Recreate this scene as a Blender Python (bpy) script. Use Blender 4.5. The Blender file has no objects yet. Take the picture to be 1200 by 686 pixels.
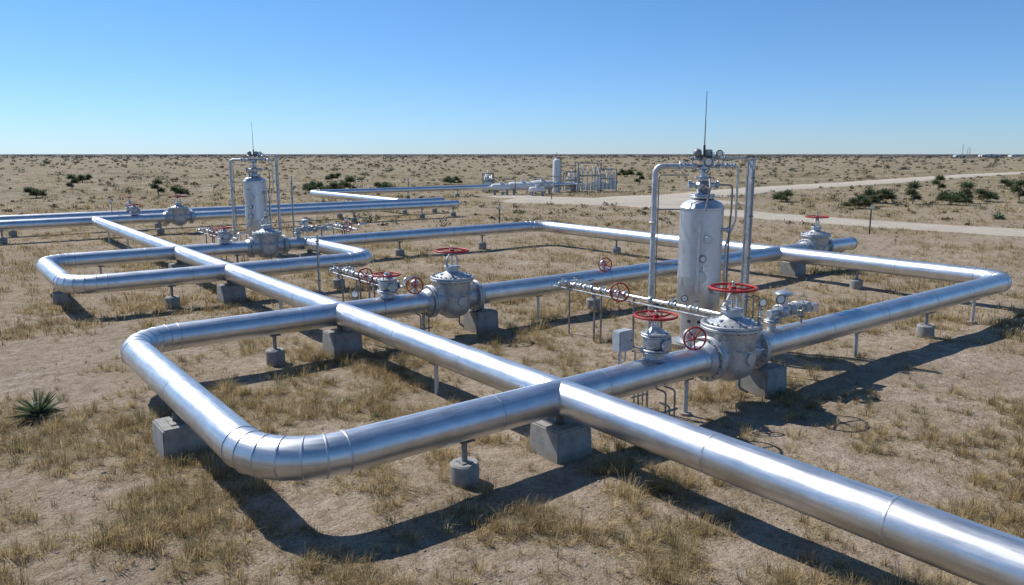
import bpy, bmesh, math, random
import numpy as np
from mathutils import Vector, Matrix, noise

random.seed(7); rng=np.random.default_rng(11)
scene=bpy.context.scene
V=Vector
# ---------------------------------------------------------------- frame
AZ=math.radians(37.8)
CA,SA=math.cos(AZ),math.sin(AZ)
def c2w(X,Y):            # heading-aligned metres -> site grid metres
    return (CA*X+SA*Y, -SA*X+CA*Y)

# ---------------------------------------------------------------- materials
def newmat(name):
    m=bpy.data.materials.new(name); m.use_nodes=True
    nt=m.node_tree; b=nt.nodes['Principled BSDF']
    return m,nt,b
def L(nt,a,b): nt.links.new(a,b)
def ramp(nt,fac,stops):
    r=nt.nodes.new('ShaderNodeValToRGB'); e=r.color_ramp.elements
    while len(e)<len(stops): e.new(.5)
    for i,(p,c) in enumerate(stops):
        e[i].position=p; e[i].color=(c[0],c[1],c[2],1) if not isinstance(c,(int,float)) else (c,c,c,1)
    L(nt,fac,r.inputs[0]); return r
def noisen(nt,vec,scale,detail=4,rough=.55):
    n=nt.nodes.new('ShaderNodeTexNoise'); n.inputs['Scale'].default_value=scale
    n.inputs['Detail'].default_value=detail; n.inputs['Roughness'].default_value=rough
    if vec is not None: L(nt,vec,n.inputs['Vector'])
    return n
def bump(nt,h,strength,dist,prev=None):
    b=nt.nodes.new('ShaderNodeBump'); b.inputs['Strength'].default_value=strength; b.inputs['Distance'].default_value=dist
    L(nt,h,b.inputs['Height'])
    if prev: L(nt,prev.outputs[0],b.inputs['Normal'])
    return b
def mixc(nt,f,a,b,mode='MIX'):
    m=nt.nodes.new('ShaderNodeMix'); m.data_type='RGBA'; m.blend_type=mode
    for s,v in ((m.inputs[0],f),(m.inputs[6],a),(m.inputs[7],b)):
        if hasattr(v,'is_linked'): L(nt,v,s)
        elif isinstance(v,(int,float)): s.default_value=v if s==m.inputs[0] else (v,v,v,1)
        else: s.default_value=(v[0],v[1],v[2],1)
    return m.outputs[2]

def metal(name,c0,c1,r0,r1,scale=6,bmp=.15,metallic=1.0,uv=False,grime=.5,spangle=False):
    m,nt,b=newmat(name); tc=nt.nodes.new('ShaderNodeTexCoord')
    vec=tc.outputs['Object']
    n1=noisen(nt,vec,scale,4)
    col=ramp(nt,n1.outputs['Fac'],[(.3,c0),(.7,c1)]).outputs[0]
    if uv:
        mp=nt.nodes.new('ShaderNodeMapping'); mp.inputs['Scale'].default_value=(.5,7,1); L(nt,tc.outputs['UV'],mp.inputs[0])
        n2=noisen(nt,mp.outputs[0],2.2,5,.65)
        col=mixc(nt,.45,col,ramp(nt,n2.outputs['Fac'],[(.3,.68),(.62,1)]).outputs[0],'MULTIPLY')
        rr=n2.outputs['Fac']
        n3=noisen(nt,tc.outputs['UV'],1.1,2); b1=bump(nt,n3.outputs['Fac'],bmp,.03)
        n4=noisen(nt,mp.outputs[0],9,2); b1=bump(nt,n4.outputs['Fac'],bmp*.5,.003,b1)
        n5=noisen(nt,tc.outputs['UV'],26,4,.7)
        col=mixc(nt,ramp(nt,n5.outputs['Fac'],[(.60,0.),(.78,.5)]).outputs[0],col,(.30,.27,.23))
        n6=noisen(nt,tc.outputs['UV'],.55,4,.6)
        col=mixc(nt,ramp(nt,n6.outputs['Fac'],[(.48,0.),(.7,.45)]).outputs[0],col,(.46,.475,.49))
    else:
        rr=n1.outputs['Fac']
        n3=noisen(nt,vec,scale*5,3); b1=bump(nt,n3.outputs['Fac'],bmp,.01)
        n5=noisen(nt,vec,3.1,5,.7)
        col=mixc(nt,ramp(nt,n5.outputs['Fac'],[(.5,0.),(.75,grime)]).outputs[0],col,(.20,.18,.15))
        if spangle:
            v=nt.nodes.new('ShaderNodeTexVoronoi'); v.inputs['Scale'].default_value=30; L(nt,vec,v.inputs['Vector'])
            bw=nt.nodes.new('ShaderNodeRGBToBW'); L(nt,v.outputs['Color'],bw.inputs[0])
            col=mixc(nt,.35,col,bw.outputs[0],'SOFT_LIGHT')
    L(nt,col,b.inputs['Base Color'])
    b.inputs['Metallic'].default_value=metallic
    L(nt,ramp(nt,rr,[(.3,r0),(.7,r1)]).outputs[0],b.inputs['Roughness'])
    L(nt,b1.outputs[0],b.inputs['Normal'])
    return m
M={}
M['clad']=metal('aluminium_cladding',(.64,.655,.67),(.79,.80,.81),.34,.47,3,.18,.93,uv=True)
M['band']=metal('cladding_band',(.50,.51,.53),(.64,.65,.67),.40,.52,9,.1,.9)
M['galv']=metal('galvanised_casting',(.44,.46,.48),(.61,.63,.64),.48,.63,7,.2,.72,spangle=True)
M['ves']=metal('vessel_steel',(.53,.555,.58),(.66,.68,.70),.40,.52,2.5,.05,.88,grime=.3)
M['steel']=metal('weathered_steel',(.20,.20,.20),(.34,.335,.33),.5,.65,8,.2,.6)
M['ss']=metal('bright_fittings',(.50,.51,.51),(.68,.68,.67),.34,.48,14,.1,.9)
M['dark']=metal('dark_steel',(.05,.05,.05),(.12,.11,.10),.5,.7,8,.2,.4)
M['white']=metal('white_paint',(.62,.62,.60),(.74,.74,.72),.4,.55,2,.05,0,grime=.3)
M['box']=metal('grey_enclosure_paint',(.36,.38,.39),(.46,.48,.49),.4,.5,6,.05,0,grime=.3)
M['red']=metal('red_wheel_paint',(.32,.016,.014),(.48,.03,.025),.4,.6,11,.2,0,grime=.35)
M['glass']=metal('gauge_face',(.75,.75,.72),(.8,.8,.78),.1,.15,2,0,0,grime=0)
M['roof']=metal('roof_sheet',(.5,.5,.5),(.6,.6,.6),.4,.5,1,.05,.2)
def concrete():
    m,nt,b=newmat('concrete'); tc=nt.nodes.new('ShaderNodeTexCoord'); v=tc.outputs['Object']
    n=noisen(nt,v,2.5,7,.65); c=ramp(nt,n.outputs['Fac'],[(.3,(.20,.195,.185)),(.5,(.30,.295,.28)),(.72,(.39,.38,.36))]).outputs[0]
    s=nt.nodes.new('ShaderNodeSeparateXYZ'); L(nt,v,s.inputs[0])
    n2=noisen(nt,v,5,4)
    ad=nt.nodes.new('ShaderNodeMath'); ad.operation='MULTIPLY_ADD'; L(nt,n2.outputs['Fac'],ad.inputs[0]); ad.inputs[1].default_value=.35; L(nt,s.outputs['Z'],ad.inputs[2])
    c=mixc(nt,ramp(nt,ad.outputs[0],[(.12,.75),(.4,0.)]).outputs[0],c,(.27,.21,.14))
    n4=noisen(nt,v,14,5,.7); c=mixc(nt,ramp(nt,n4.outputs['Fac'],[(.28,.6),(.42,0.)]).outputs[0],c,(.10,.095,.085))
    L(nt,c,b.inputs['Base Color']); b.inputs['Roughness'].default_value=.9
    n3=noisen(nt,v,30,5,.7); L(nt,bump(nt,n3.outputs['Fac'],.6,.015).outputs[0],b.inputs['Normal']); return m
M['conc']=concrete()
def colattr(name,rough=.8,tr=.3):
    m,nt,b=newmat(name); a=nt.nodes.new('ShaderNodeAttribute'); a.attribute_name='Col'
    L(nt,a.outputs['Color'],b.inputs['Base Color']); b.inputs['Roughness'].default_value=rough
    b.inputs['Specular IOR Level'].default_value=.2
    t=nt.nodes.new('ShaderNodeBsdfTranslucent'); L(nt,a.outputs['Color'],t.inputs[0])
    mx=nt.nodes.new('ShaderNodeMixShader'); mx.inputs[0].default_value=tr
    L(nt,b.outputs[0],mx.inputs[1]); L(nt,t.outputs[0],mx.inputs[2]); L(nt,mx.outputs[0],nt.nodes['Material Output'].inputs[0])
    return m
M['grass']=colattr('dry_grass_blade',.8,.42); M['leaf']=colattr('scrub_leaf',.6,.2)
def groundmat(name,road=False):
    m,nt,b=newmat(name); tc=nt.nodes.new('ShaderNodeTexCoord'); v=tc.outputs['Object']
    nA=noisen(nt,v,.35,5,.62); nB=noisen(nt,v,2.6,5,.7); nC=noisen(nt,v,17,4,.8)
    if road:
        c=ramp(nt,nA.outputs['Fac'],[(.3,(.46,.395,.315)),(.7,(.56,.495,.41))]).outputs[0]
        c=mixc(nt,ramp(nt,nB.outputs['Fac'],[(.5,0.),(.75,.35)]).outputs[0],c,(.38,.32,.24))
    else:
        nD=noisen(nt,v,.03,6,.65)
        c=ramp(nt,nA.outputs['Fac'],[(.3,(.335,.26,.185)),(.5,(.43,.34,.252)),(.7,(.51,.415,.32))]).outputs[0]
        c=mixc(nt,ramp(nt,nB.outputs['Fac'],[(.43,0.),(.60,.75)]).outputs[0],c,(.27,.20,.135))
        at=nt.nodes.new('ShaderNodeAttribute'); at.attribute_name='Veg'
        s=nt.nodes.new('ShaderNodeSeparateColor'); L(nt,at.outputs['Color'],s.inputs[0])
        mu=nt.nodes.new('ShaderNodeMath'); mu.operation='MULTIPLY'; L(nt,s.outputs[0],mu.inputs[0])
        L(nt,ramp(nt,nB.outputs['Fac'],[(.38,.25),(.56,1.)]).outputs[0],mu.inputs[1])
        straw=ramp(nt,nC.outputs['Fac'],[(.34,(.12,.09,.05)),(.5,(.28,.215,.12)),(.64,(.50,.41,.25))]).outputs[0]
        c=mixc(nt,mu.outputs[0],c,straw)
        far=ramp(nt,nD.outputs['Fac'],[(.36,(.19,.155,.09)),(.46,(.30,.24,.15)),(.54,(.42,.345,.235)),(.60,(.23,.18,.105)),(.70,(.40,.325,.22))]).outputs[0]
        nE=noisen(nt,v,.45,4,.75); far=mixc(nt,ramp(nt,nE.outputs['Fac'],[(.42,.8),(.56,0.)]).outputs[0],far,(.14,.12,.07))
        c=mixc(nt,s.outputs[1],c,far)
        c=mixc(nt,s.outputs[2],c,(.13,.12,.10))
    c=mixc(nt,ramp(nt,nC.outputs['Fac'],[(.36,.75),(.47,0.)]).outputs[0],c,(.14,.10,.065))
    vo=nt.nodes.new('ShaderNodeTexVoronoi'); vo.inputs['Scale'].default_value=14; L(nt,v,vo.inputs['Vector'])
    c=mixc(nt,ramp(nt,vo.outputs['Distance'],[(.10,.6),(.2,0.)]).outputs[0],c,(.52,.45,.37))
    L(nt,c,b.inputs['Base Color']); b.inputs['Roughness'].default_value=.95; b.inputs['Specular IOR Level'].default_value=.1
    b1=bump(nt,nB.outputs['Fac'],1.,.15 if not road else .05); b2=bump(nt,nC.outputs['Fac'],1.,.045,b1)
    L(nt,b2.outputs[0],b.inputs['Normal']); return m
M['ground']=groundmat('sandy_ground'); M['road']=groundmat('dirt_road_surface',True)

# ---------------------------------------------------------------- geometry toolkit
def basis(ax):
    ax=V(ax).normalized(); h=V((0,0,1)) if abs(ax.z)<.9 else V((1,0,0))
    u=ax.cross(h).normalized(); w=ax.cross(u).normalized(); return ax,u,w
def b_lathe(bm,o,ax,prof,seg=24):
    ax,u,w=basis(ax); o=V(o); prev=None
    for r,h in prof:
        c=o+ax*h
        if r<=1e-6: ring=[bm.verts.new(c)]
        else: ring=[bm.verts.new(c+(u*math.cos(2*math.pi*i/seg)+w*math.sin(2*math.pi*i/seg))*r) for i in range(seg)]
        if prev:
            if len(prev)==1 and len(ring)>1:
                for i in range(seg): bm.faces.new((prev[0],ring[i],ring[(i+1)%seg]))
            elif len(ring)==1 and len(prev)>1:
                for i in range(seg): bm.faces.new((prev[i],ring[0],prev[(i+1)%seg]))
            elif len(ring)>1:
                for i in range(seg): bm.faces.new((prev[i],ring[i],ring[(i+1)%seg],prev[(i+1)%seg]))
        prev=ring
def b_cyl(bm,a,b,r,r2=None,seg=16,ch=None):
    a=V(a);b=V(b);Ln=(b-a).length
    if r2 is None:r2=r
    ch=min(.006,Ln*.2,r*.2) if ch is None else ch
    b_lathe(bm,a,b-a,[(0,0),(r-ch,0),(r,ch),(r2,Ln-ch),(r2-ch,Ln),(0,Ln)],seg)
def b_tube(bm,pts,r,seg=10,closed=False,uvl=None):
    pts=[V(p) for p in pts]; n=len(pts); rings=[]; u=None
    for i,p in enumerate(pts):
        a=pts[i-1] if (i>0 or closed) else None
        c=pts[(i+1)%n] if (i<n-1 or closed) else None
        t0=(p-a).normalized() if a is not None else None
        t1=(c-p).normalized() if c is not None else None
        t=(t0+t1).normalized() if (t0 is not None and t1 is not None) else (t0 or t1)
        if u is None: _,u,_=basis(t)
        u=(u-t*u.dot(t)).normalized(); w=t.cross(u)
        k=1; 
        if t0 is not None and t1 is not None:
            cs=max(.5,t.dot(t0)); k=1/cs
            bend=(t1-t0); bend=bend-t*bend.dot(t)
            bd=bend.normalized() if bend.length>1e-6 else None
        else: bd=None
        ring=[]
        for j in range(seg):
            d=(u*math.cos(2*math.pi*j/seg)+w*math.sin(2*math.pi*j/seg))*r
            if bd is not None: d=d+bd*(d.dot(bd))*(k-1)
            ring.append(bm.verts.new(p+d))
        rings.append(ring)
    m=n if closed else n-1
    uv=bm.loops.layers.uv.verify() if uvl else None
    acc=0
    for i in range(m):
        A=rings[i];B=rings[(i+1)%n]; ln=(pts[(i+1)%n]-pts[i]).length
        for j in range(seg):
            f=bm.faces.new((A[j],A[(j+1)%seg],B[(j+1)%seg],B[j]))
            if uv is not None:
                c=2*math.pi*r/seg
                for l,(x,y) in zip(f.loops,((acc,j*c),(acc,(j+1)*c),(acc+ln,(j+1)*c),(acc+ln,j*c))): l[uv].uv=(x,y)
        acc+=ln
    if not closed:
        bm.faces.new(rings[0][::-1]); bm.faces.new(rings[-1])
def rounded(pts,R,n):
    pts=[V(p) for p in pts]; out=[pts[0]]
    for i in range(1,len(pts)-1):
        a,b,c=pts[i-1],pts[i],pts[i+1]
        d0=(a-b).normalized(); d1=(c-b).normalized()
        ang=d0.angle(d1); tl=R/math.tan(ang/2)
        s=b+d0*tl; e=b+d1*tl; cen=b+(d0+d1).normalized()*(R/math.sin(ang/2))
        v0=s-cen; v1=e-cen; tot=v0.angle(v1)
        for k in range(n+1):
            t=k/n
            out.append(cen+(v0*math.sin((1-t)*tot)+v1*math.sin(t*tot))/math.sin(tot))
    out.append(pts[-1]); return out
def b_box(bm,c,s,bev=.01,rotz=0,taper=1.0):
    c=V(c); mt=Matrix.Translation(c)@Matrix.Rotation(rotz,4,'Z')@Matrix.Diagonal((s[0],s[1],s[2],1))
    g=bmesh.ops.create_cube(bm,size=1,matrix=mt); vs=g['verts']
    if taper!=1:
        for v in vs:
            if v.co.z>c.z: v.co.x=c.x+(v.co.x-c.x)*taper; v.co.y=c.y+(v.co.y-c.y)*taper
    if bev>0:
        es=list({e for v in vs for e in v.link_edges})
        bmesh.ops.bevel(bm,geom=es,offset=bev,segments=2,affect='EDGES')
def b_sphere(bm,c,r,sc=(1,1,1),seg=16):
    mt=Matrix.Translation(V(c))@Matrix.Diagonal((sc[0],sc[1],sc[2],1))
    bmesh.ops.create_uvsphere(bm,u_segments=seg,v_segments=seg//2+2,radius=r,matrix=mt)

class Asset:
    def __init__(s,name,loc=(0,0,0),rot=0):
        s.e=bpy.data.objects.new(name,None); s.e.empty_display_size=.3
        scene.collection.objects.link(s.e); s.e.location=loc; s.e.rotation_euler[2]=rot; s.p={}
    def b(s,part,mat):
        k=(part,mat)
        if k not in s.p: s.p[k]=bmesh.new()
        return s.p[k]
    def cyl(s,part,mat,a,b,r,r2=None,seg=16): b_cyl(s.b(part,mat),a,b,r,r2,seg)
    def lathe(s,part,mat,o,ax,prof,seg=28): b_lathe(s.b(part,mat),o,ax,prof,seg)
    def box(s,part,mat,c,sz,bev=.01,rotz=0,taper=1.): b_box(s.b(part,mat),c,sz,bev,rotz,taper)
    def tube(s,part,mat,pts,r,seg=10,closed=False,bend=None):
        if bend: pts=rounded(pts,bend,5)
        b_tube(s.b(part,mat),pts,r,seg,closed)
    def sph(s,part,mat,c,r,sc=(1,1,1),seg=16): b_sphere(s.b(part,mat),c,r,sc,seg)
    def flange(s,part,mat,c,ax,r,t=.07,nb=12,double=False):
        ax=V(ax).normalized(); c=V(c); _,u,w=basis(ax)
        s.lathe(part,mat,c-ax*t/2,ax,[(0,0),(r-.01,0),(r,.01),(r,t-.01),(r-.01,t),(0,t)],32)
        if double: s.lathe(part,mat,c+ax*(t*.5+.008),ax,[(0,0),(r-.01,0),(r,.01),(r,t-.01),(r-.01,t),(0,t)],32)
        T=t/2 if not double else t*1.5+.008
        for i in range(nb):
            a=2*math.pi*(i+.5)/nb; d=(u*math.cos(a)+w*math.sin(a))*(r*.87)
            br=max(.012,r*.045)
            b_cyl(s.b('bolts','steel'),c+d-ax*(t/2+br*1.3),c+d+ax*(T+br*1.3),br,None,6,.002)
    def wheel(s,c,ax,R,mat='red',rt=None,part='handwheel',spokes=5):
        ax,u,w=basis(ax); c=V(c); rt=rt or R*.055; ph=random.random()*3
        pts=[c+(u*math.cos(2*math.pi*i/36)+w*math.sin(2*math.pi*i/36))*R for i in range(36)]
        s.tube(part,mat,pts,rt,10,True)
        s.cyl(part,mat,c-ax*R*.14,c+ax*R*.07,R*.14,seg=14)
        for i in range(spokes):
            a=2*math.pi*i/spokes+ph; d=u*math.cos(a)+w*math.sin(a)
            s.tube(part,mat,[c-ax*R*.05+d*R*.1,c-ax*R*.09+d*R*.55,c+d*R],rt*.75,8)
        return s
    def done(s):
        for (part,mat),bm in s.p.items():
            me=bpy.data.meshes.new(part)
            bmesh.ops.recalc_face_normals(bm,faces=bm.faces)
            bm.to_mesh(me); bm.free(); me.shade_smooth(); me.set_sharp_from_angle(angle=math.radians(28))
            me.materials.append(M[mat]); o=bpy.data.objects.new(part,me); scene.collection.objects.link(o); o.parent=s.e
        return s.e

ZP=1.2; PR=.35
# ---------------------------------------------------------------- pipelines
def pipeline(name,corners,R=1.25,r=PR,seam=3.1,gores=6):
    a=Asset(name)
    pts=rounded(corners,R,gores) if len(corners)>2 else [V(p) for p in corners]
    P=[pts[0]]
    for i in range(1,len(pts)):
        d=pts[i]-pts[i-1]; n=max(1,int(d.length//6))
        for k in range(1,n+1): P.append(pts[i-1]+d*k/n)
    bm=bmesh.new(); b_tube(bm,P,r,52,False,True)
    me=bpy.data.meshes.new('cladding'); bmesh.ops.recalc_face_normals(bm,faces=bm.faces); bm.to_mesh(me); bm.free()
    me.shade_smooth(); me.set_sharp_from_angle(angle=math.radians(10)); me.materials.append(M['clad'])
    o=bpy.data.objects.new('cladding',me); scene.collection.objects.link(o); o.parent=a.e
    bb=a.b('seam_bands','band')
    def ring(c,t,w=.045,h=.005):
        b_lathe(bb,c-t*w/2,t,[(r-.01,0),(r+h*.5,0),(r+h,w*.25),(r+h,w*.75),(r+h*.5,w),(r-.01,w)],52)
    for i in range(1,len(pts)):
        d=pts[i]-pts[i-1]; t=d.normalized()
        if d.length<1.5:
            if i>1: 
                tt=((pts[i-1]-pts[i-2]).normalized()+t).normalized(); ring(pts[i-1],tt,.035,.013)
            if i<len(pts)-1 and (pts[i+1]-pts[i]).length>=1.5:
                tt=((pts[i+1]-pts[i]).normalized()+t).normalized(); ring(pts[i],tt,.035,.013)
        else:
            n=max(1,round(d.length/seam))
            for k in range(1,n): ring(pts[i-1]+d*((k+random.uniform(-.12,.12))/n),t)
    for c,t in ((pts[0],pts[0]-pts[1]),(pts[-1],pts[-1]-pts[-2])):
        t=t.normalized(); b_lathe(a.b('end_cap','band'),c,t,[(r+.012,-.06),(r+.012,.0),(r*.92,.06),(r*.6,.11),(0,.13)],40)
    return a
PA,QB,QC,QD,QE,PL,PRt=9.7,10.9,21.0,39.2,31.5,3.75,32.8
pipeline('trunk_pipeline',[(PA,-6,ZP),(PA,61.5,ZP)],seam=3.4).done()
pipeline('loop_pipeline',[(39.6,QC,ZP),(PL,QC,ZP),(PL,QB,ZP),(PRt,QB,ZP),(PRt,QD,ZP),(3.9,QD,ZP),(3.9,QE,ZP),(16.3,QE,ZP),(16.3,QD+.1,ZP)]).done()
pipeline('header_pipeline',[(-60,61.5,ZP),(41,61.5,ZP)],seam=5).done()
pipeline('header_pipeline',[(-60,66.5,ZP),(42.5,66.5,ZP)],seam=5).done()
pipeline('header_pipeline',[(38,67.5,ZP),(38,90,ZP),(84,90,ZP)],seam=6).done()

# ---------------------------------------------------------------- supports
def block(x,y,sz=.95,h=.66,rot=0,z=ZP):
    a=Asset('concrete_pipe_support',(x,y,0))
    a.box('concrete_block','conc',(0,0,h/2-.1),(sz,sz,h+.2),.03,rot,.93)
    a.box('base_plate','steel',(0,0,h+.012),(sz*.5,sz*.5,.025),.004,rot)
    a.box('saddle_web','steel',(0,0,h+.1),(.3,.05,.19),.004,rot); a.box('saddle_web','steel',(0,0,h+.1),(.05,.3,.185),.004,rot)
    a.done()
def pedestal(x,y,cr=.27,ch=.42,z=ZP,r=PR):
    a=Asset('pipe_pedestal',(x,y,0)); top=z-r+.01
    a.lathe('concrete_footing','conc',(0,0,-.15),(0,0,1),[(0,0),(cr,0),(cr,ch+.12),(cr-.03,ch+.15),(0,ch+.15)],28)
    a.cyl('post','steel',(0,0,ch-.01),(0,0,top-.02),.055)
    a.box('plate','steel',(0,0,ch+.012),(.24,.24,.02),.003)
    a.box('saddle_plate','steel',(0,0,top-.012),(.3,.3,.025),.004)
    a.done()
def post(x,y,z=ZP,r=PR):
    a=Asset('pipe_stand',(x,y,0)); top=z-r+.01
    a.cyl('post','galv',(0,0,-.1),(0,0,top-.02),.055); a.box('saddle_plate','steel',(0,0,top-.012),(.26,.26,.02),.004)
    a.cyl('footing','conc',(0,0,-.1),(0,0,.03),.15); a.done()
for x,y in ((PA,QB),(PA,QC),(PA,QE),(PA,QD),(14.9,QC),(16.6,QB),(34.1,QC),(PL-.1,15.7),(16.3,38.9)): block(x,y)
for x,y in ((7.35,QB),(7.6,QC),(25.8,QB),(PRt,17),(PRt,26),(PRt,32),(7.4,QE),(14.5,QE),(4.0,35.2),(12.5,QD),(22,QD),(28,QD),(20.3,QC),(27,QC),(38.6,QC)): pedestal(x,y)
for x,y in ((PA,15.6),(13.6,QB),(21.3,QB),(12.6,QC),(PA,26),(PA,45),(PA,51),(PA,57),(17.5,QC),(29.5,QB),(6.2,QD)): post(x,y)
for x in (-20,-12,-4,4,14,22,30,37,40.5):
    pedestal(x,61.5); pedestal(x+1,66.5)
for y in (72,79,86): pedestal(38,y)
for x in (44,52,60,68,76,82): pedestal(x,90)

# ---------------------------------------------------------------- valves
def big_valve(x,y,wheel=True,s=1.0):
    a=Asset('gate_valve',(x,y,0)); z=ZP
    R=.60*s
    a.lathe('body','galv',(0,0,z-.64),(0,0,1),[(0,0),(.24,0),(.26,.02),(.26,.05),(.36,.07),(.47,.13),(.55,.24),(R-.015,.38),(R,.5),(R,1.20),(R+.02,1.24),(R+.02,1.27),(0,1.27)],48)
    a.flange('bonnet_flange','galv',(0,0,z+.66),(0,0,1),R+.13,.07,24,True)
    a.lathe('bonnet','galv',(0,0,z+.76),(0,0,1),[(R-.04,0),(R-.06,.03),(R-.16,.07),(.32,.11),(.25,.14),(.21,.18),(.2,.26),(.26,.27),(.26,.32),(.12,.33),(0,.33)],40)
    a.flange('gland_flange','galv',(0,0,z+1.1),(0,0,1),.27,.045,8)
    for sx in (-1,1):
        a.cyl('port','galv',(sx*(R-.2),0,z),(sx*.80,0,z),.40,.40,36)
        a.flange('pipe_flange','galv',(sx*.84,0,z),(sx,0,0),.54,.075,16,True)
        a.cyl('neck','galv',(sx*.97,0,z),(sx*1.14,0,z),.44,.37,36)
        for k in (-1,1): a.box('rib','galv',(sx*.66,k*.3,z+.30),(.3,.035,.3),.008)
        a.tube('yoke','galv',[(sx*.2,0,z+1.1),(sx*.21,0,z+1.34),(sx*.09,0,z+1.5)],.035,8)
    for an in range(0,360,60):
        d=V((math.cos(math.radians(an)),math.sin(math.radians(an)),0)); a.box('stiffener','galv',V((0,0,z+.83))+d*.36,(.2,.03,.1),.006,math.radians(an))
    a.lathe('name_boss','galv',(0,-R+.02,z-.02),(0,-1,0),[(0,.06),(.16,.06),(.17,.05),(.17,0)],24)
    a.cyl('stem','ss',(0,0,z+1.0),(0,0,z+1.78),.035)
    a.cyl('stem_nut','steel',(0,0,z+1.46),(0,0,z+1.6),.1)
    if wheel: a.wheel((0,0,z+1.62),(0,0,1),.55*s,'red',.034)
    a.tube('drain','steel',[(.1,-.25,z-.6),(.1,-.25,.35),(.1,-.5,.3)],.03,8,bend=.08)
    a.tube('bypass_tube','ss',[(-.4,-.48,z+.2),(-.4,-.74,z+.2),(.35,-.74,z+.2),(.35,-.48,z+.2)],.022,8,bend=.08)
    a.done()
def small_valve(x,y,top=2.5,wr=.46):
    a=Asset('branch_valve',(x,y,0)); z=ZP+PR
    a.lathe('body','galv',(0,0,z-.05),(0,0,1),[(.26,0),(.22,.05),(.21,.14),(.21,.16)],28)
    a.flange('flange','galv',(0,0,z+.14),(0,0,1),.32,.045,10,True)
    a.lathe('body','galv',(0,0,z+.19),(0,0,1),[(.19,0),(.25,.05),(.28,.14),(.28,.27),(.24,.32),(0,.32)],28)
    a.flange('bonnet_flange','galv',(0,0,z+.5),(0,0,1),.31,.045,10,True)
    a.lathe('bonnet','galv',(0,0,z+.56),(0,0,1),[(.2,0),(.14,.08),(.09,.14),(.09,.2),(.0,.2)],24)
    a.cyl('stem','ss',(0,0,z+.6),(0,0,top+.12),.024)
    for k in (-1,1): a.cyl('yoke','galv',(k*.11,0,z+.58),(k*.05,0,top-.06),.022,seg=8)
    a.wheel((0,0,top),(0,0,1),wr,'red',.029)
    a.cyl('side_port','galv',(0,0,z+.33),(.36,0,z+.33),.09); a.flange('side_flange','galv',(.38,0,z+.33),(1,0,0),.15,.04,6)
    a.cyl('side_port','galv',(0,0,z+.33),(0,-.32,z+.33),.08); a.flange('side_flange','galv',(0,-.34,z+.33),(0,1,0),.14,.04,6)
    a.done()
def gauge(a,c,ax,r=.1):
    ax=V(ax).normalized(); c=V(c)
    a.lathe('gauge_case','dark',c,ax,[(0,0),(r,0),(r+.01,.01),(r+.01,.05),(r-.01,.055)],20)
    a.lathe('gauge_dial','glass',c,ax,[(r-.01,.045),(0,.047)],20)
def needle(a,c,ax,s=1,wheel=None):
    c=V(c);ax=V(ax).normalized()
    a.lathe('inline_valve','ss',c-ax*.14*s,ax,[(0,0),(.1*s,0),(.1*s,.03*s),(.05*s,.045*s),(.07*s,.09*s),(.085*s,.14*s),(.07*s,.19*s),(.05*s,.235*s),(.1*s,.25*s),(.1*s,.28*s),(0,.28*s)],18)
    a.cyl('valve_bonnet','ss',c,c+V((0,0,.2*s)),.045*s,.03*s,12)
    if wheel: a.wheel(c+V((0,0,.24*s)),(0,0,1),wheel,'red',None,'small_handwheel',4)
    else: a.box('lever','dark',c+V((.05*s,0,.21*s)),(.22*s,.03*s,.02*s),.003)

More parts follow.
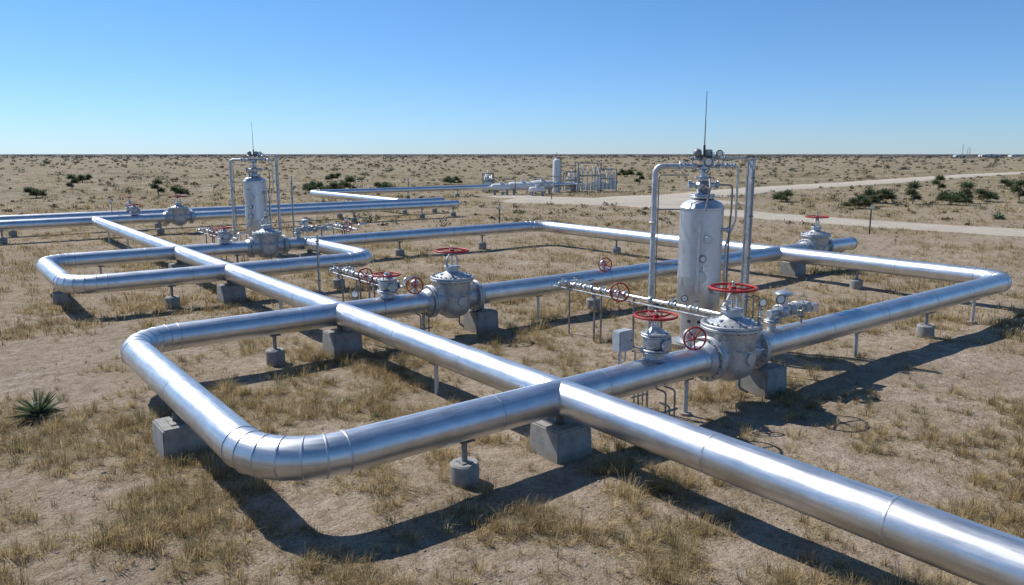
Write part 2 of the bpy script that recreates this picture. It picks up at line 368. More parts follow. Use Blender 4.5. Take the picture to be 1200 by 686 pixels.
def enclosure(x,y,z):
    a=Asset('instrument_box',(x,y,0))
    a.box('enclosure','box',(0,0,z),(.42,.24,.46),.015); a.box('door','box',(0,-.128,z),(.38,.012,.42),.004)
    a.cyl('latch','dark',(.14,-.13,z),(.14,-.15,z),.018,seg=10)
    a.cyl('post','galv',(0,.06,0),(0,.06,z-.1),.03); a.box('bracket','galv',(0,.14,z),(.1,.04,.4),.004)
    a.tube('conduit','steel',[(.1,0,z-.2),(.1,0,z-.5),(.1,.3,z-.6)],.014,8,bend=.06)
    a.tube('conduit','steel',[(-.1,0,z-.2),(-.1,0,.05),(-.6,-.2,.05)],.014,8,bend=.06)
    a.done()
def vessel(x,y):
    a=Asset('separator_vessel',(x,y,0)); R=.66
    a.lathe('shell','ves',(0,0,1.0),(0,0,1),[(0,0),(.2,.02),(.45,.10),(.6,.22),(R,.38),(R,1.25),(R+.006,1.25),(R+.006,1.29),(R,1.29),(R,2.35),(R+.006,2.35),(R+.006,2.39),(R,2.39),(R,3.30),(R+.02,3.31),(R+.02,3.37),(R-.01,3.40),(R-.07,3.5),(R-.22,3.58),(.34,3.62),(.2,3.64),(.2,3.66)],56)
    a.lathe('skirt','ves',(0,0,0),(0,0,1),[(.52,-.05),(.52,1.3)],44)
    a.lathe('skirt','ves',(0,0,.0),(0,0,1),[(0,.1),(.66,.1),(.68,.12),(.68,.15),(.52,.16)],44)
    for an in (190,225,260,300):
        d=V((math.cos(math.radians(an)),math.sin(math.radians(an)),0)); a.cyl('skirt_vent','dark',V((0,0,.85))+d*.5,V((0,0,.85))+d*.53,.06,seg=16)
    a.lathe('base_pad','conc',(0,0,-.2),(0,0,1),[(0,0),(.9,0),(.9,.27),(.87,.3),(0,.3)],40)
    a.flange('top_flange','ves',(0,0,4.68),(0,0,1),.38,.05,12,True)
    a.lathe('head_valve','ves',(0,0,4.74),(0,0,1),[(.2,0),(.16,.08),(.2,.14),(.24,.2),(.25,.34),(.2,.4),(.14,.44),(.14,.5),(.2,.5),(.2,.55),(.1,.56),(.09,.78),(.15,.8),(.15,.86),(.06,.87),(.06,1.15),(0,1.15)],26)
    a.flange('head_flange','ves',(0,0,5.27),(0,0,1),.27,.04,8); a.flange('head_flange','ves',(0,0,5.5),(0,0,1),.2,.04,8)
    for an in (0,180): 
        d=V((math.cos(math.radians(an-37)),math.sin(math.radians(an-37)),0)); p=V((0,0,5.05)); a.cyl('head_port','ves',p,p+d*.4,.08); a.flange('head_port','ves',p+d*.4,d,.14,.035,6,True)
    a.cyl('cross_pipe','steel',(-.55,.4,5.62),(.75,-.5,5.62),.05); a.cyl('cross_pipe','steel',(-.2,-.3,5.45),(.3,.4,5.45),.04); a.cyl('cross_pipe','steel',(-.35,.25,5.85),(.5,-.35,5.85),.035)
    for t in (-.7,-.4,.35,.7,1.0): needle(a,(.7*t,-.5*t+.02,5.62),(.8,-.6,0),.9)
    for t in (-.3,.3,.65): needle(a,(.7*t,-.5*t+.02,5.85),(.8,-.6,0),.8)
    a.tube('outlet_tube','ss',[(.75,-.5,5.62),(.9,-.6,5.62),(.9,-.6,4.0),(.72,-.42,3.2),(.72,-.42,1.6)],.035,10,bend=.12)
    a.tube('outlet_tube','ss',[(.5,-.35,5.85),(1.1,-.8,5.85),(1.1,-.8,1.6)],.035,10,bend=.12)
    a.tube('outlet_tube','steel',[(.4,-.28,5.05),(.72,-.55,5.05),(.72,-.55,4.2),(.6,-.6,3.6),(.6,-.6,1.2)],.03,10,bend=.12)
    a.tube('outlet_tube','steel',[(-.1,-.3,5.3),(-.45,-.62,5.0),(-.62,-.62,4.3)],.03,8,bend=.1)
    gauge(a,(-.1,-.22,5.75),(-.5,-.9,0),.12); gauge(a,(.32,-.3,6.0),(-.5,-.9,0),.1)
    a.box('transmitter','box',(.18,0,6.0),(.22,.18,.24),.02); a.sph('transmitter','steel',(-.18,.12,6.02),.13)
    a.wheel((.02,.0,5.92),(0,0,1),.2,'dark',.02,'top_wheel')
    a.wheel((-.5,-.5,4.95),(-.6,-.8,0),.13,'dark',.016,'side_wheel')
    a.cyl('antenna','dark',(.05,.05,5.9),(.05,.05,7.85),.018,.008,8); a.cyl('antenna_base','dark',(.05,.05,5.85),(.05,.05,6.25),.035)
    for (az,z,r) in ((235,3.45,.07),(222,2.3,.1),(260,1.9,.08),(300,3.7,.06)):
        d=V((math.cos(math.radians(az)),math.sin(math.radians(az)),0)); p=V((0,0,z))
        a.cyl('nozzle','ves',p+d*(R-.05),p+d*(R+.13),r,seg=18); a.flange('nozzle_flange','ves',p+d*(R+.15),d,r*1.7,.035,8)
    d=V((math.cos(math.radians(215)),math.sin(math.radians(215)),0))
    for z in (1.7,3.9): a.cyl('level_gauge','ss',V((0,0,z))+d*(R-.03),V((0,0,z))+d*(R+.22),.03,seg=10)
    a.cyl('level_gauge','ss',V((0,0,1.6))+d*(R+.2),V((0,0,4.0))+d*(R+.2),.04,seg=10)
    gauge(a,V((0,0,2.85))+V((-.5,-.5,0)),(-.6,-.8,0),.1)
    a.box('nameplate','ss',(-.42,-.56,2.55),(.2,.012,.14),.002,math.radians(-37))
    a.done()
def frame(x,y,vx,vy):
    a=Asset('vent_standpipe',(x,y,0)); dx,dy=vx-x,vy-y
    a.cyl('footing','conc',(0,0,-.1),(0,0,.08),.22)
    a.tube('standpipe','galv',[(0,0,.05),(0,0,5.62),(dx*.85,dy*.85,5.62)],.085,16,bend=.22)
    a.flange('flange','galv',(0,0,1.4),(0,0,1),.17,.04,8); a.flange('flange','galv',(0,0,3.9),(0,0,1),.15,.04,8)
    a.flange('flange','galv',(dx*.5,dy*.5,5.62),(dx,dy,0),.15,.04,8)
    for z in (2.6,4.3): a.cyl('brace','steel',(0,0,z),(dx*.55,dy*.55,z),.025,seg=8)
    a.tube('tracer_tube','steel',[(.13,-.05,.1),(.13,-.05,5.35),(dx*.7,dy*.7,5.35)],.02,8,bend=.1)
    a.done()
def mast(x,y,h=5.85,r=.09):
    a=Asset('steel_post',(x,y,0))
    a.cyl('footing','conc',(0,0,-.1),(0,0,.1),.24); a.box('base_plate','steel',(0,0,.11),(.34,.34,.02),.003)
    a.box('column','galv',(0,0,h/2),(r*1.7,r*1.7,h),.015); a.box('cap','galv',(0,0,h),(r*2.1,r*2.1,.03),.004)
    for k in (.25,.48,.7,.9): a.box('clamp','steel',(-.06,-.1,k*h),(.16,.06,.06),.006)
    a.cyl('conduit','steel',(-.1,-.14,.1),(-.1,-.14,h-.3),.02,seg=8)
    a.done()
def smallbore(x,y0,y1,z=1.73,wy=None):
    a=Asset('instrument_pipe_run',(x,0,0))
    a.cyl('line','ss',(0,y0,z),(0,y1,z),.06,seg=14); a.cyl('impulse_line','ss',(-.18,y0,z-.12),(-.18,y1+.6,z-.12),.025,seg=8)
    for y in (y1,y1-1.2,y1-1.5,(y0+y1)/2,y0+1.8): 
        a.cyl('stand','steel',(0,y,0),(0,y,z-.03),.032,seg=10); a.box('clamp','steel',(0,y,z-.05),(.14,.1,.05),.006)
    a.cyl('header','ss',(-.5,y1,z+.05),(.35,y1,z+.05),.05)
    needle(a,(-.3,y1,z+.05),(1,0,0),1.1); needle(a,(.22,y1,z+.05),(1,0,0),.9)
    for y in (y1-.45,y1-.95): needle(a,(0,y,z),(0,1,0),1.2)
    for y in (y1-1.6,y0+.6,y0+1.4): needle(a,(0,y,z),(0,1,0),1.0)
    for y in (y1-2.0,y0+2.2): a.flange('flange','ss',(0,y,z),(0,1,0),.13,.035,6,True)
    wy=wy or y1-2.35
    a.lathe('control_valve','galv',(0,wy+.2,z),(0,-1,0),[(0,0),(.12,0),(.12,.05),(.09,.08),(.13,.2),(.09,.32),(.12,.34),(.12,.4),(0,.4)],20)
    a.cyl('valve_stem','ss',(0,wy,z),(-.32,wy-.25,z+.12),.03,seg=10)
    a.wheel((-.34,wy-.27,z+.14),(-.75,-.6,.1),.28,'red',.024,'handwheel')
    a.tube('riser','ss',[(0,y0,z),(0,y0-.35,z),(0,y0-.35,z+.3),(.5,y0-.35,z+.3)],.05,12,bend=.12)
    gauge(a,(0,y0+1.0,z+.25),(-.6,-.8,0),.09); a.cyl('gauge_stem','ss',(0,y0+1.0,z),(0,y0+1.02,z+.25),.014,seg=8)
    a.done()
def skid(x,y):
    a=Asset('actuator_assembly',(x,y,0)); z=ZP+PR
    a.cyl('branch','galv',(-.6,0,z-.05),(-.6,0,z+.38),.11,seg=20); a.flange('flange','galv',(-.6,0,z+.2),(0,0,1),.2,.04,8,True)
    a.cyl('manifold','galv',(-.75,0,z+.42),(.75,0,z+.42),.1,seg=20)
    for k in (-.35,.05,.42): a.flange('flange','galv',(k,0,z+.42),(1,0,0),.19,.04,8,True)
    a.sph('valve_body','galv',(-.15,0,z+.42),.19); a.cyl('actuator','ves',(-.15,0,z+.5),(-.15,0,z+.82),.13,seg=20)
    a.lathe('diaphragm','ves',(-.15,0,z+.82),(0,0,1),[(0,0),(.2,.02),(.22,.06),(.2,.1),(.06,.15),(0,.15)],24)
    a.sph('valve_body','galv',(.25,0,z+.42),.17); a.wheel((.25,-.32,z+.42),(0,-1,0),.16,'steel',.018); a.cyl('stem','ss',(.25,0,z+.42),(.25,-.33,z+.42),.025)
    a.box('positioner','box',(.88,0,z+.42),(.26,.3,.26),.03); a.box('junction_box','ss',(1.2,-.02,z+.36),(.32,.26,.2),.02)
    a.tube('tubing','ss',[(-.15,0,z+.9),(.1,.1,z+1.0),(.5,.1,z+.8),(.9,.05,z+.55)],.013,8,bend=.06)
    gauge(a,(-.42,-.08,z+.78),(-.5,-.9,0),.12); a.cyl('gauge_stem','ss',(-.42,-.04,z+.42),(-.42,-.04,z+.75),.014,seg=8)
    a.cyl('prop','steel',(.75,0,z-.02),(.75,0,z+.36),.035,seg=10)
    a.done()
def stand_gauge(x,y,h=1.6):
    a=Asset('pressure_gauge',(x,y,0))
    a.cyl('stand','steel',(0,0,0),(0,0,h),.03,seg=10); gauge(a,(0,-.03,h+.08),(-.5,-.9,0),.11)
    a.box('foot','steel',(0,0,.02),(.2,.2,.03),.004); needle(a,(0,0,h-.25),(0,0,1),.6); a.done()
def side_wheel_valve(x,y,z,ax=(-.5,-.85,0),R=.26):
    a=Asset('drain_valve',(x,y,0)); ax=V(ax).normalized()
    a.cyl('branch','galv',(0,0,z-.35),(0,0,z+.12),.07,seg=16); a.sph('body','galv',(0,0,z),.14)
    a.cyl('stem','ss',(0,0,z),V((0,0,z))+ax*.36,.025,seg=10); a.flange('flange','galv',V((0,0,z))+ax*.15,ax,.13,.03,6)
    a.wheel(V((0,0,z))+ax*.36,ax,R,'red',.022); a.done()
def probe(x,y,h=1.9):
    a=Asset('conduit_riser',(x,y,0)); 
    for k in (0,.14,.3): a.tube('conduit','steel',[(k,0,-.05),(k,0,h*(.8+.2*math.cos(k*20))),(k+.02,.3,h*(.8+.2*math.cos(k*20)))],.02,8,bend=.08)
    a.box('strut','steel',(.15,0,h*.5),(.5,.04,.04),.004); a.box('strut','steel',(.15,0,h*.25),(.5,.04,.04),.004); a.done()

# station on B
big_valve(15.2,QB); small_valve(12.45,QB); enclosure(11.95,QB+.5,1.92)
smallbore(16.7,12.6,18.4,1.73); skid(17.5,QB); vessel(19.0,14.92); frame(17.85,15.85,19.0,14.92); mast(20.15,14.0)
side_wheel_valve(13.75,QB+.1,ZP+PR+.3); stand_gauge(13.1,QB+.75,1.6); stand_gauge(17.9,QB+1.0,1.9); probe(12.3,QB-.5,.9); probe(12.7,QB+.8,1.5); probe(19.6,13.3,1.7)
# station on C
big_valve(13.75,QC); small_valve(11.3,QC,2.25,.42); smallbore(12.4,22.2,26.6,1.6); side_wheel_valve(12.3,QC,ZP+PR+.3); stand_gauge(11.6,QC+.8,1.9)
stand_gauge(10.6,QC+.9,1.5); probe(12.2,QC-.5,.9); probe(11.5,QC+.7,1.5)
mast(13.1,30.4,2.6,.05); side_wheel_valve(20.9,QC+.1,ZP+PR+.2)
# station on D
big_valve(14.1,QD,False); small_valve(11.9,QD,2.3,.4); vessel(16.0,46.0); frame(14.9,46.9,16,46); mast(17.1,45.2); mast(18.5,46.5,4.6,.05)
smallbore(12.8,40.2,45.5,1.6); skid(16.4,QD+.0); stand_gauge(19.0,QD+.8,2.2); smallbore(19.6,40,43,1.7); probe(13,QD+.8,1.8)
# valves on far header and C tail
big_valve(15.4,61.5,True); small_valve(12.3,61.5,2.3,.45); small_valve(13.0,66.5,2.6,.45); big_valve(36,QC)
stand_gauge(11,62.5,2.5)

# ---------------------------------------------------------------- remote skid
def rp(u,d): return c2w(u,d)
x,y=rp(7.0,120)
a=Asset('white_column_vessel',(x,y,0)); a.lathe('shell','white',(0,0,0),(0,0,1),[(0,0),(.6,0),(.62,.1),(.62,4.6),(.5,5.0),(.2,5.2),(0,5.25)],32)
a.flange('nozzle','white',(0,0,5.25),(0,0,1),.2,.06,6); a.cyl('vent','steel',(0,0,5.2),(0,0,6.2),.05); a.tube('downcomer','steel',[(.3,0,5.0),(.9,0,5.0),(.9,0,.3)],.07,10,bend=.2); a.done()
def htank(u,d,Ln,r,z):
    x,y=rp(u,d); a=Asset('horizontal_storage_tank',(x,y,0),-AZ+.1)
    a.lathe('shell','white',(-Ln/2,0,z),(1,0,0),[(0,0),(r*.6,.08),(r*.9,.25),(r,.5),(r,Ln-.5),(r*.9,Ln-.25),(r*.6,Ln-.08),(0,Ln)],28)
    for k in (-.3,.3): a.box('saddle','conc',(k*Ln,0,(z-r)/2),(.3,r*1.5,z-r+.3),.02)
    a.cyl('dome','white',(0,0,z+r-.05),(0,0,z+r+.35),.25); a.tube('line','steel',[(Ln*.2,0,z+r),(Ln*.2,0,z+r+.6),(Ln*.7,0,z+r+.6),(Ln*.7,0,.3)],.06,8,bend=.15); a.done()
htank(1.5,112,4.2,.6,1.3); htank(4.5,114,3.6,.65,1.4); htank(-1.6,111,3.0,.5,1.2); htank(3.6,109.5,2.4,.4,.9)
for (u,d,w,dp,h) in ((12,121,3.6,2.6,4.6),(15.2,124,3.0,2.4,3.6),(9.6,123,2.2,2.2,3.2),(-3.8,121,1.6,1.6,3.0)):
    x,y=rp(u,d); a=Asset('steel_pipe_rack',(x,y,0),-AZ+.1)
    for sx in (-1,1):
        for sy in (-1,1): a.box('column','steel',(sx*w/2,sy*dp/2,h/2),(.14,.14,h),.01)
        for zz in (h*.55,h-.1): a.box('beam','steel',(sx*w/2,0,zz),(.1,dp-.14,.14),.01)
    for sy in (-1,1):
        for zz in (h*.55+.005,h-.095): a.box('beam','steel',(0,sy*dp/2,zz),(w-.14,.1,.14),.01)
        a.tube('handrail','steel',[(-w/2,sy*dp/2,h+.9),(w/2,sy*dp/2,h+.9)],.03,6)
    for k in range(5):
        X=-w/2+.2+k*(w-.4)/4; a.tube('riser','ss',[(X,.3,.1),(X,.3,h+random.uniform(-.6,.7)),(X,-.8,h*.6)],.08,8,bend=.1)
        a.cyl('drum','ves',(X,-.4,.3),(X,-.4,random.uniform(1.2,2.4)),.3,seg=14)
    a.done()

# ---------------------------------------------------------------- distant things
def shed(u,d,w,dp,h):
    x,y=rp(u,d); a=Asset('metal_shed',(x,y,0),-AZ)
    a.box('walls','white',(0,0,h/2),(w,dp,h),.05)
    bm=a.b('roof','roof'); pr=[(-w/2-.3,h+.02),(0,h*1.3),(w/2+.3,h+.02)]
    vs=[[bm.verts.new((px,sy*(dp/2+.3),pz)) for px,pz in pr] for sy in (-1,1)]
    bm.faces.new(vs[0]); bm.faces.new(vs[1][::-1]); bm.faces.new((vs[0][0],vs[0][1],vs[1][1],vs[1][0])); bm.faces.new((vs[0][1],vs[0][2],vs[1][2],vs[1][1])); bm.faces.new((vs[0][0],vs[1][0],vs[1][2],vs[0][2]))
    for k in (-.3,0,.3): a.box('door','dark',(k*w,-dp/2-.02,h*.35),(w*.1,.06,h*.7),.01)
    a.done()
shed(870,1400,34,12,4); shed(930,1420,20,10,3.6); shed(820,1410,16,10,3.2)
def towerm(u,d,h):
    x,y=rp(u,d); a=Asset('lattice_mast',(x,y,0))
    for i in range(3):
        an=i*2.094; a.cyl('leg','steel',(1.2*math.cos(an),1.2*math.sin(an),0),(.2*math.cos(an),.2*math.sin(an),h),.12,.07,6)
        for k in range(8):
            z0=h*k/8; z1=h*(k+1)/8; r0=1.2-k/8; r1=1.2-(k+1)/8; b=an+2.094
            a.cyl('bracing','steel',(r0*math.cos(an),r0*math.sin(an),z0),(max(r1,.2)*math.cos(b),max(r1,.2)*math.sin(b),z1),.05,seg=5)
    a.done()
towerm(545,930,17); towerm(560,945,14); towerm(655,1100,14)
def fpost(u,d,h=2.4):
    x,y=rp(u,d); a=Asset('marker_post',(x,y,0)); a.cyl('post','dark',(0,0,-.2),(0,0,h),.06,.05,8); a.box('sign_plate','white',(0,-.07,h-.25),(.22,.02,.3),.004,-AZ); a.done()
fpost(27.0,57,2.3); fpost(-1,60,2.1); fpost(5.2,100,2.2); fpost(-16,118,2.3)

# ---------------------------------------------------------------- terrain
def sm(a,b,x):
    t=min(1,max(0,(x-a)/(b-a))); return t*t*(3-2*t)
def veg(x,y):
    n=noise.noise(V((x/7.,y/7.,3.1)))*.5+.6*noise.noise(V((x/2.2,y/2.2,7.7)))+.65*noise.noise(V((x/.8,y/.8,1.7)))
    return sm(-.5,.45,n)
def hgt(x,y):
    r=math.hypot(x,y); f=1-sm(44,62,r)
    if f<=0: return 0
    return f*(.10*noise.noise(V((x/5,y/5,.3)))+.045*noise.noise(V((x/1.4,y/1.4,5.3)))+.015*noise.noise(V((x/.45,y/.45,9.3))))
NR,NA=340,680; cx,cy=12.,15.
rad=[.3*(7000/.3)**(i/(NR-1)) for i in range(NR)]
verts=[(cx,cy,hgt(cx,cy))]; colv=[(veg(cx,cy),0,0,1)]
for r in rad:
    for j in range(NA):
        t=2*math.pi*j/NA; x=cx+r*math.cos(t); y=cy+r*math.sin(t)
        z=hgt(x,y) if r<90 else 0
        D=math.hypot(x,y)
        verts.append((x,y,z)); colv.append((veg(x,y)*(1 if r<900 else .8),sm(45,150,D)*.85,sm(500,2200,D)*.8,1))
faces=[(0,1+j,1+(j+1)%NA) for j in range(NA)]
for i in range(NR-1):
    b0=1+i*NA; b1=b0+NA
    for j in range(NA):
        k=(j+1)%NA; faces.append((b0+j,b1+j,b1+k,b0+k))
me=bpy.data.meshes.new('desert_ground'); me.from_pydata(verts,[],faces)
ca=me.color_attributes.new('Veg','FLOAT_COLOR','POINT'); ca.data.foreach_set('color',np.array(colv,dtype=np.float32).ravel())
me.shade_smooth(); me.materials.append(M['ground']); g=bpy.data.objects.new('desert_ground',me); scene.collection.objects.link(g)

roads=[]
def road(name,pts,w,z):
    P=[V((*c2w(*p),0)) for p in pts]; out=[]
    for i in range(len(P)-1):
        a0=P[max(0,i-1)];a1=P[i];a2=P[i+1];a3=P[min(len(P)-1,i+2)]
        n=max(2,int((a2-a1).length/2.0))
        for k in range(n):
            t=k/n; out.append(.5*((2*a1)+(-a0+a2)*t+(2*a0-5*a1+4*a2-a3)*t*t+(-a0+3*a1-3*a2+a3)*t**3))
    out.append(P[-1]); bm=bmesh.new(); prev=None
    for i,p in enumerate(out):
        t=(out[min(i+1,len(out)-1)]-out[max(i-1,0)]).normalized(); s=V((-t.y,t.x,0))
        wl=w/2+.9*noise.noise(p*.18+V((0,0,3)))+.5*noise.noise(p*.7); wr=w/2+.9*noise.noise(p*.18+V((0,0,9)))+.5*noise.noise(p*.7+V((5,0,0)))
        row=[bm.verts.new(p+s*wl+V((0,0,-.02))),bm.verts.new(p+s*(wl-.3)+V((0,0,z))),bm.verts.new(p+V((0,0,z+.02))),bm.verts.new(p-s*(wr-.3)+V((0,0,z))),bm.verts.new(p-s*wr+V((0,0,-.02)))]
        if prev:
            for k in range(4): bm.faces.new((prev[k],prev[k+1],row[k+1],row[k]))
        prev=row
    bmesh.ops.recalc_face_normals(bm,faces=bm.faces); me=bpy.data.meshes.new(name); bm.to_mesh(me); bm.free(); me.shade_smooth(); me.materials.append(M['road'])
    o=bpy.data.objects.new(name,me); scene.collection.objects.link(o); roads.append(([ (q.x,q.y) for q in out],w/2+.5))
road('dirt_road',[(80,36),(60,46),(40,57.5),(28,70),(20,82),(14.5,92),(5,103),(-3,112)],6.8,.03)
road('dirt_road',[(11,97),(18,104),(26,110),(44,131),(75,160),(115,200),(165,243),(300,330)],9.5,.045)
road('gravel_pad',[(0,101),(6,99),(13,96),(20,96),(27,98)],13,.06)
RD=np.concatenate([np.array(r[0]) for r in roads]); RW=np.concatenate([np.full(len(r[0]),r[1]) for r in roads])
def onroad(x,y): 
    d=(RD[:,0]-x)**2+(RD[:,1]-y)**2; return bool((d<(RW-.2)**2).any())

# ---------------------------------------------------------------- vegetation
def mesh_tris(name,co,tri,col,mat):
    me=bpy.data.meshes.new(name); nv=len(co); nt_=len(tri)
    me.vertices.add(nv); me.vertices.foreach_set('co',co.astype(np.float32).ravel())
    me.loops.add(nt_*3); me.loops.foreach_set('vertex_index',tri.astype(np.int32).ravel())
    me.polygons.add(nt_); me.polygons.foreach_set('loop_start',np.arange(nt_,dtype=np.int32)*3)
    me.update(calc_edges=True)
    ca=me.color_attributes.new('Col','FLOAT_COLOR','POINT')
    c=np.ones((nv,4),dtype=np.float32); c[:,:3]=col; ca.data.foreach_set('color',c.ravel())
    me.materials.append(mat); o=bpy.data.objects.new(name,me); scene.collection.objects.link(o); return o
def blades(base,h,lean,w,col,spread):
    n=len(base); az=rng.uniform(0,2*np.pi,n); d=np.stack([np.cos(az),np.sin(az),np.zeros(n)],1)
    s=np.stack([-np.sin(az),np.cos(az),np.zeros(n)],1)*w[:,None]*.5
    b=base+d*spread[:,None]
    mid=b+d*(lean*h*.35)[:,None]+np.array([0,0,1])*(h*.6)[:,None]
    tip=b+d*(lean*h)[:,None]+np.array([0,0,1])*(h*np.maximum(.45,1-.25*lean))[:,None]
    co=np.stack([b-s,b+s,mid-s*.7,mid+s*.7,tip],1).reshape(-1,3)
    i=np.arange(n)[:,None]*5
    tri=np.concatenate([i+np.array([0,1,3]),i+np.array([0,3,2]),i+np.array([2,3,4])],1).reshape(-1,3)
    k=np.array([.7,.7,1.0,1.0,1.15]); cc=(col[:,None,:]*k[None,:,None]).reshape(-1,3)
    return co,tri,cc
def scatter(n,dmin,dmax,pw=1.0,half=.78,floor=.05,vp=1.0):
    out=[]
    while len(out)<n:
        d=dmin*(dmax/dmin)**(random.random()**pw); a=random.uniform(-half,half)
        x,y=c2w(d*math.sin(a),d*math.cos(a))
        v=veg(x,y)
        if random.random()<v**vp+floor:
            if d>40 and onroad(x,y): continue
            out.append((x,y,d,v))
    return out
straw=np.array([[.58,.44,.23],[.47,.35,.175],[.66,.52,.30],[.38,.28,.135],[.52,.40,.21],[.34,.245,.125]])
def tuftfield(pts,nb,hr,wr,spr,leanmax=1.0,wd=0,green=.04,big=.10):
    B=[];H=[];S=[];W=[];C=[];Ln=[]
    for (x,y,d,v) in pts:
        z=hgt(x,y)-.01; size=random.uniform(.4,1.)*(.6+.45*v)
        if random.random()<big: size*=1.6
        col=straw[random.randrange(6)]*random.uniform(.75,1.1)
        if random.random()<green: col=np.array([.21,.21,.11])
        n=max(3,int(nb*size)); B.append(np.tile((x,y,z),(n,1))); H.append(rng.uniform(.4,1,n)*hr*size)
        S.append(rng.uniform(0,1,n)**.7*spr*size); W.append(np.full(n,wr*(1+wd*d))); C.append(col[None]*rng.uniform(.7,1.25,(n,1))); Ln.append(rng.uniform(.05,leanmax,n))
    return blades(np.concatenate(B),np.concatenate(H),np.concatenate(Ln),np.concatenate(W),np.concatenate(C),np.concatenate(S))
parts=[]
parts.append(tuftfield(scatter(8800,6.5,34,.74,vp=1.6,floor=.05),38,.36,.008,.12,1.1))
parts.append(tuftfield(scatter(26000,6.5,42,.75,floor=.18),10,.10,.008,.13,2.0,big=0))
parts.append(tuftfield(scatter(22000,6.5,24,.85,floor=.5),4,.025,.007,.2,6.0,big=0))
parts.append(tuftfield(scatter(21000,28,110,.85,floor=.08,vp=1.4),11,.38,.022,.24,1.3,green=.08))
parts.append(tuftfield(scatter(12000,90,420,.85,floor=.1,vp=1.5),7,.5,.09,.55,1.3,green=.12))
off=0;CO=[];TR=[];CC=[]
for co,tr,cc in parts: CO.append(co);TR.append(tr+off);CC.append(cc);off+=len(co)
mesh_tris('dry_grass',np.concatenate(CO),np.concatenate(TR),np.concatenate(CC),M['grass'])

def leafball(cx,cy,cz,rx,rz,n,s,base):
    d=rng.normal(size=(n,3)); d/=np.linalg.norm(d,axis=1)[:,None]; rr=rng.uniform(.25,1,n)**.5
    lump=1+.35*np.sin(d[:,0]*4+cx)+.25*np.sin(d[:,1]*5+cy)
    c=d*(rr*lump)[:,None]*np.array([rx,rx,rz])+np.array([cx,cy,cz+rz*.75]); c[:,2]=np.maximum(c[:,2],cz+.05)
    t=rng.normal(size=(n,3)); t/=np.linalg.norm(t,axis=1)[:,None]; t2=np.cross(t,rng.normal(size=(n,3))); t2/=np.linalg.norm(t2,axis=1)[:,None]
    sz=(s*rng.uniform(.5,1.3,n))[:,None]
    co=np.stack([c-t*sz,c+t*sz,c+t2*sz*.8],1).reshape(-1,3)
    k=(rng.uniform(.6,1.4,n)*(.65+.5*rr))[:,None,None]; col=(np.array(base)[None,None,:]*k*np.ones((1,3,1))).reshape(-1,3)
    return co,np.arange(n*3).reshape(-1,3),col
parts=[]
def addb(u,d,rx,rz,n,s,base): 
    x,y=c2w(u,d)
    if onroad(x,y): return
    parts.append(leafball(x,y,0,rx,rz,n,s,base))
olive=[(.075,.08,.04),(.10,.095,.05),(.065,.075,.04),(.14,.12,.065),(.115,.10,.055)]
for i in range(2200):
    d=62*(1100/62)**(random.random()**.85); a_=random.uniform(-.75,.75); u=d*math.tan(a_)
    k=random.uniform(.18,.62)*(1+d/420); addb(u,d,k,k*.45,34,.08*(1+d/140),random.choice(olive))
for i in range(110):
    d=random.uniform(140,700); u=d*random.uniform(-.72,.72); k=random.uniform(.8,1.5)*(1+d/900); addb(u,d,k,k*.5,120,.12*(1+d/250),(.07,.082,.042))
for i in range(2300):
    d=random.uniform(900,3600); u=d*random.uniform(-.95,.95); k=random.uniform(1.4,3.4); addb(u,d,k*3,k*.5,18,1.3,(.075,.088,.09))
off=0;CO=[];TR=[];CC=[]
for co,tr,cc in parts: CO.append(co);TR.append(tr+off);CC.append(cc);off+=len(co)
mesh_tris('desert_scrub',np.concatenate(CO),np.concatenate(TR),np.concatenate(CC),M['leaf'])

bmS=bmesh.new()
for (x,y,d,v) in scatter(1300,6.5,30,.8,floor=.3):
    x+=random.uniform(-2,2); y+=random.uniform(-2,2); r=random.uniform(.012,.035)*(1.6 if random.random()<.05 else 1)
    m4=Matrix.Translation((x,y,hgt(x,y)+r*.2))@Matrix.Rotation(random.random()*6,4,'Z')@Matrix.Diagonal((r,r*random.uniform(.6,1),r*.6,1))
    bmesh.ops.create_icosphere(bmS,subdivisions=1,radius=1,matrix=m4)
me=bpy.data.meshes.new('stones'); bmS.to_mesh(me); bmS.free(); me.materials.append(M['conc']); o=bpy.data.objects.new('stones',me); scene.collection.objects.link(o)

def yucca_mesh(heads,R,seed):
    r2=np.random.default_rng(seed); CO=[];TR=[];CC=[];off=0
    for (hx,hy,hz,s) in heads:
        n=170
        th=r2.uniform(0,2*np.pi,n); el=np.arcsin(r2.uniform(-.25,1,n)); d=np.stack([np.cos(th)*np.cos(el),np.sin(th)*np.cos(el),np.sin(el)],1)
        sd=np.cross(d,r2.normal(size=(n,3))); sd/=np.linalg.norm(sd,axis=1)[:,None]; ln=(R*s*r2.uniform(.7,1.1,n))[:,None]; w=.013*R/.6*(1.4 if len(heads)==1 else 2.2)
        b=np.array([hx,hy,hz])+d*.05; m=b+d*ln*.5; t=b+d*ln-np.array([0,0,1])*ln*.06
        co=np.stack([b-sd*w,b+sd*w,m-sd*w,m+sd*w,t],1).reshape(-1,3); i=np.arange(n)[:,None]*5+off
        TR.append(np.concatenate([i+np.array([0,1,3]),i+np.array([0,3,2]),i+np.array([2,3,4])],1).reshape(-1,3)); CO.append(co); off+=len(co)
        dead=(el<.1)[:,None]; col=np.where(dead,np.array([[.26,.21,.12]]),np.array([[.13,.165,.08]]))*r2.uniform(.7,1.3,(n,1)); CC.append(np.repeat(col,5,0))
    me=mesh_tris('leaves',np.concatenate(CO),np.concatenate(TR),np.concatenate(CC),M['leaf']); d=me.data; bpy.data.objects.remove(me); return d
y1=yucca_mesh([(0,0,.08,1)],.55,1)
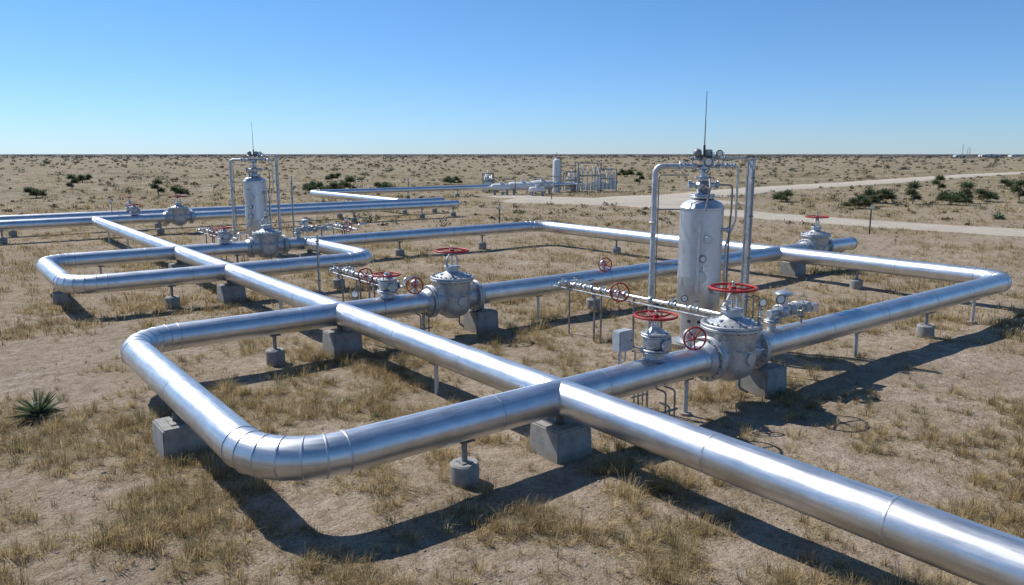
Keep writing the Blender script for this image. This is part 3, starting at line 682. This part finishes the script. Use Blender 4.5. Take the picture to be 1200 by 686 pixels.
y2=yucca_mesh([(0,0,.5,1),(.8,.3,.7,.9),(-.7,.2,.45,.95),(.2,-.6,.35,.9),(-.3,.8,.8,.8),(1.3,-.2,.3,.7)],.75,2)
y3=yucca_mesh([(0,0,1.3,1),(.35,.1,.8,.8),(-.3,0,.4,.8)],.7,3)
def yucca(u,d,me,s=1):
    x,y=c2w(u,d); e=bpy.data.objects.new('yucca_plant',None); scene.collection.objects.link(e); e.location=(x,y,hgt(x,y)); e.scale=(s,s,s); e.rotation_euler[2]=random.random()*6
    o=bpy.data.objects.new('leaves',me); scene.collection.objects.link(o); o.parent=e
    bm=bmesh.new(); b_cyl(bm,(0,0,-.1),(0,0,1.2 if me is y3 else .35),.07,.05,8); m2=bpy.data.meshes.new('trunk'); bm.to_mesh(m2); bm.free(); m2.materials.append(M['conc']); t=bpy.data.objects.new('trunk',m2); scene.collection.objects.link(t); t.parent=e
yucca(-10.9,16.6,y1,1.15)
for (u,d,m_,s) in ((45,93,y2,1.5),(48.5,92,y3,1.5),(41,88,y2,1.1),(52,90,y2,1.3),(55.5,93,y3,1.5),(60,96,y2,1.3),(38.5,84,y2,1.0),(62,88,y2,1.1),(45,70,y1,1.3),(34,96,y2,1.2),(66,99,y3,1.5),
    (-65,104,y2,1.2),(-47,108,y2,1.2),(-52,112,y3,1.3),(-27,116,y2,1.5),(-24,113,y3,1.5),(-31,118,y2,1.4),(-20,120,y2,1.3),(-75,130,y3,1.4),(-12,150,y2,1.3),(25,150,y3,1.4),(70,125,y3,1.4),(85,130,y2,1.4),(30,200,y2,1.6),(-40,170,y2,1.4),(-90,160,y2,1.4),(22,90,y1,1.3)):
    yucca(u,d,m_,s)

# ---------------------------------------------------------------- sky + sun
sd=V((-.27,.9,1.0)).normalized(); el=math.asin(sd.z); rot=math.atan2(sd.x,sd.y)
w=bpy.data.worlds.new("World"); scene.world=w; w.use_nodes=True; nt=w.node_tree
sk=nt.nodes.new('ShaderNodeTexSky'); sk.sky_type='NISHITA'; sk.sun_disc=False; sk.sun_elevation=el; sk.sun_rotation=rot
sk.air_density=1.0; sk.dust_density=.1; sk.ozone_density=3.0; sk.altitude=900
tc=nt.nodes.new('ShaderNodeTexCoord'); sp=nt.nodes.new('ShaderNodeSeparateXYZ'); L(nt,tc.outputs['Generated'],sp.inputs[0])
tint=ramp(nt,sp.outputs['Z'],[(0.,(.70,.94,1.42)),(.05,(.70,.98,1.42)),(.2,(.68,1.04,1.34)),(.6,(.68,1.05,1.3))])
mx=mixc(nt,1.0,sk.outputs[0],tint.outputs[0],'MULTIPLY')
bg=nt.nodes['Background']; bg.inputs['Strength'].default_value=.092; nt.links.new(mx,bg.inputs['Color'])
sl=bpy.data.lights.new('sun','SUN'); sl.energy=5.0; sl.angle=math.radians(.5); sl.color=(1,.97,.92)
so=bpy.data.objects.new('sun',sl); scene.collection.objects.link(so); so.rotation_euler=(-sd).to_track_quat('-Z','Y').to_euler()
# ---------------------------------------------------------------- camera
cam=bpy.data.cameras.new('camera'); cam.lens=26.58; cam.sensor_width=36; cam.clip_end=20000; cam.clip_start=.1
co=bpy.data.objects.new('camera',cam); scene.collection.objects.link(co); co.location=(0,0,6)
pt=math.radians(10.42); co.rotation_euler=(math.pi/2-pt,0,-AZ); scene.camera=co
scene.view_settings.view_transform='Standard'; scene.view_settings.look='None'; scene.view_settings.exposure=0
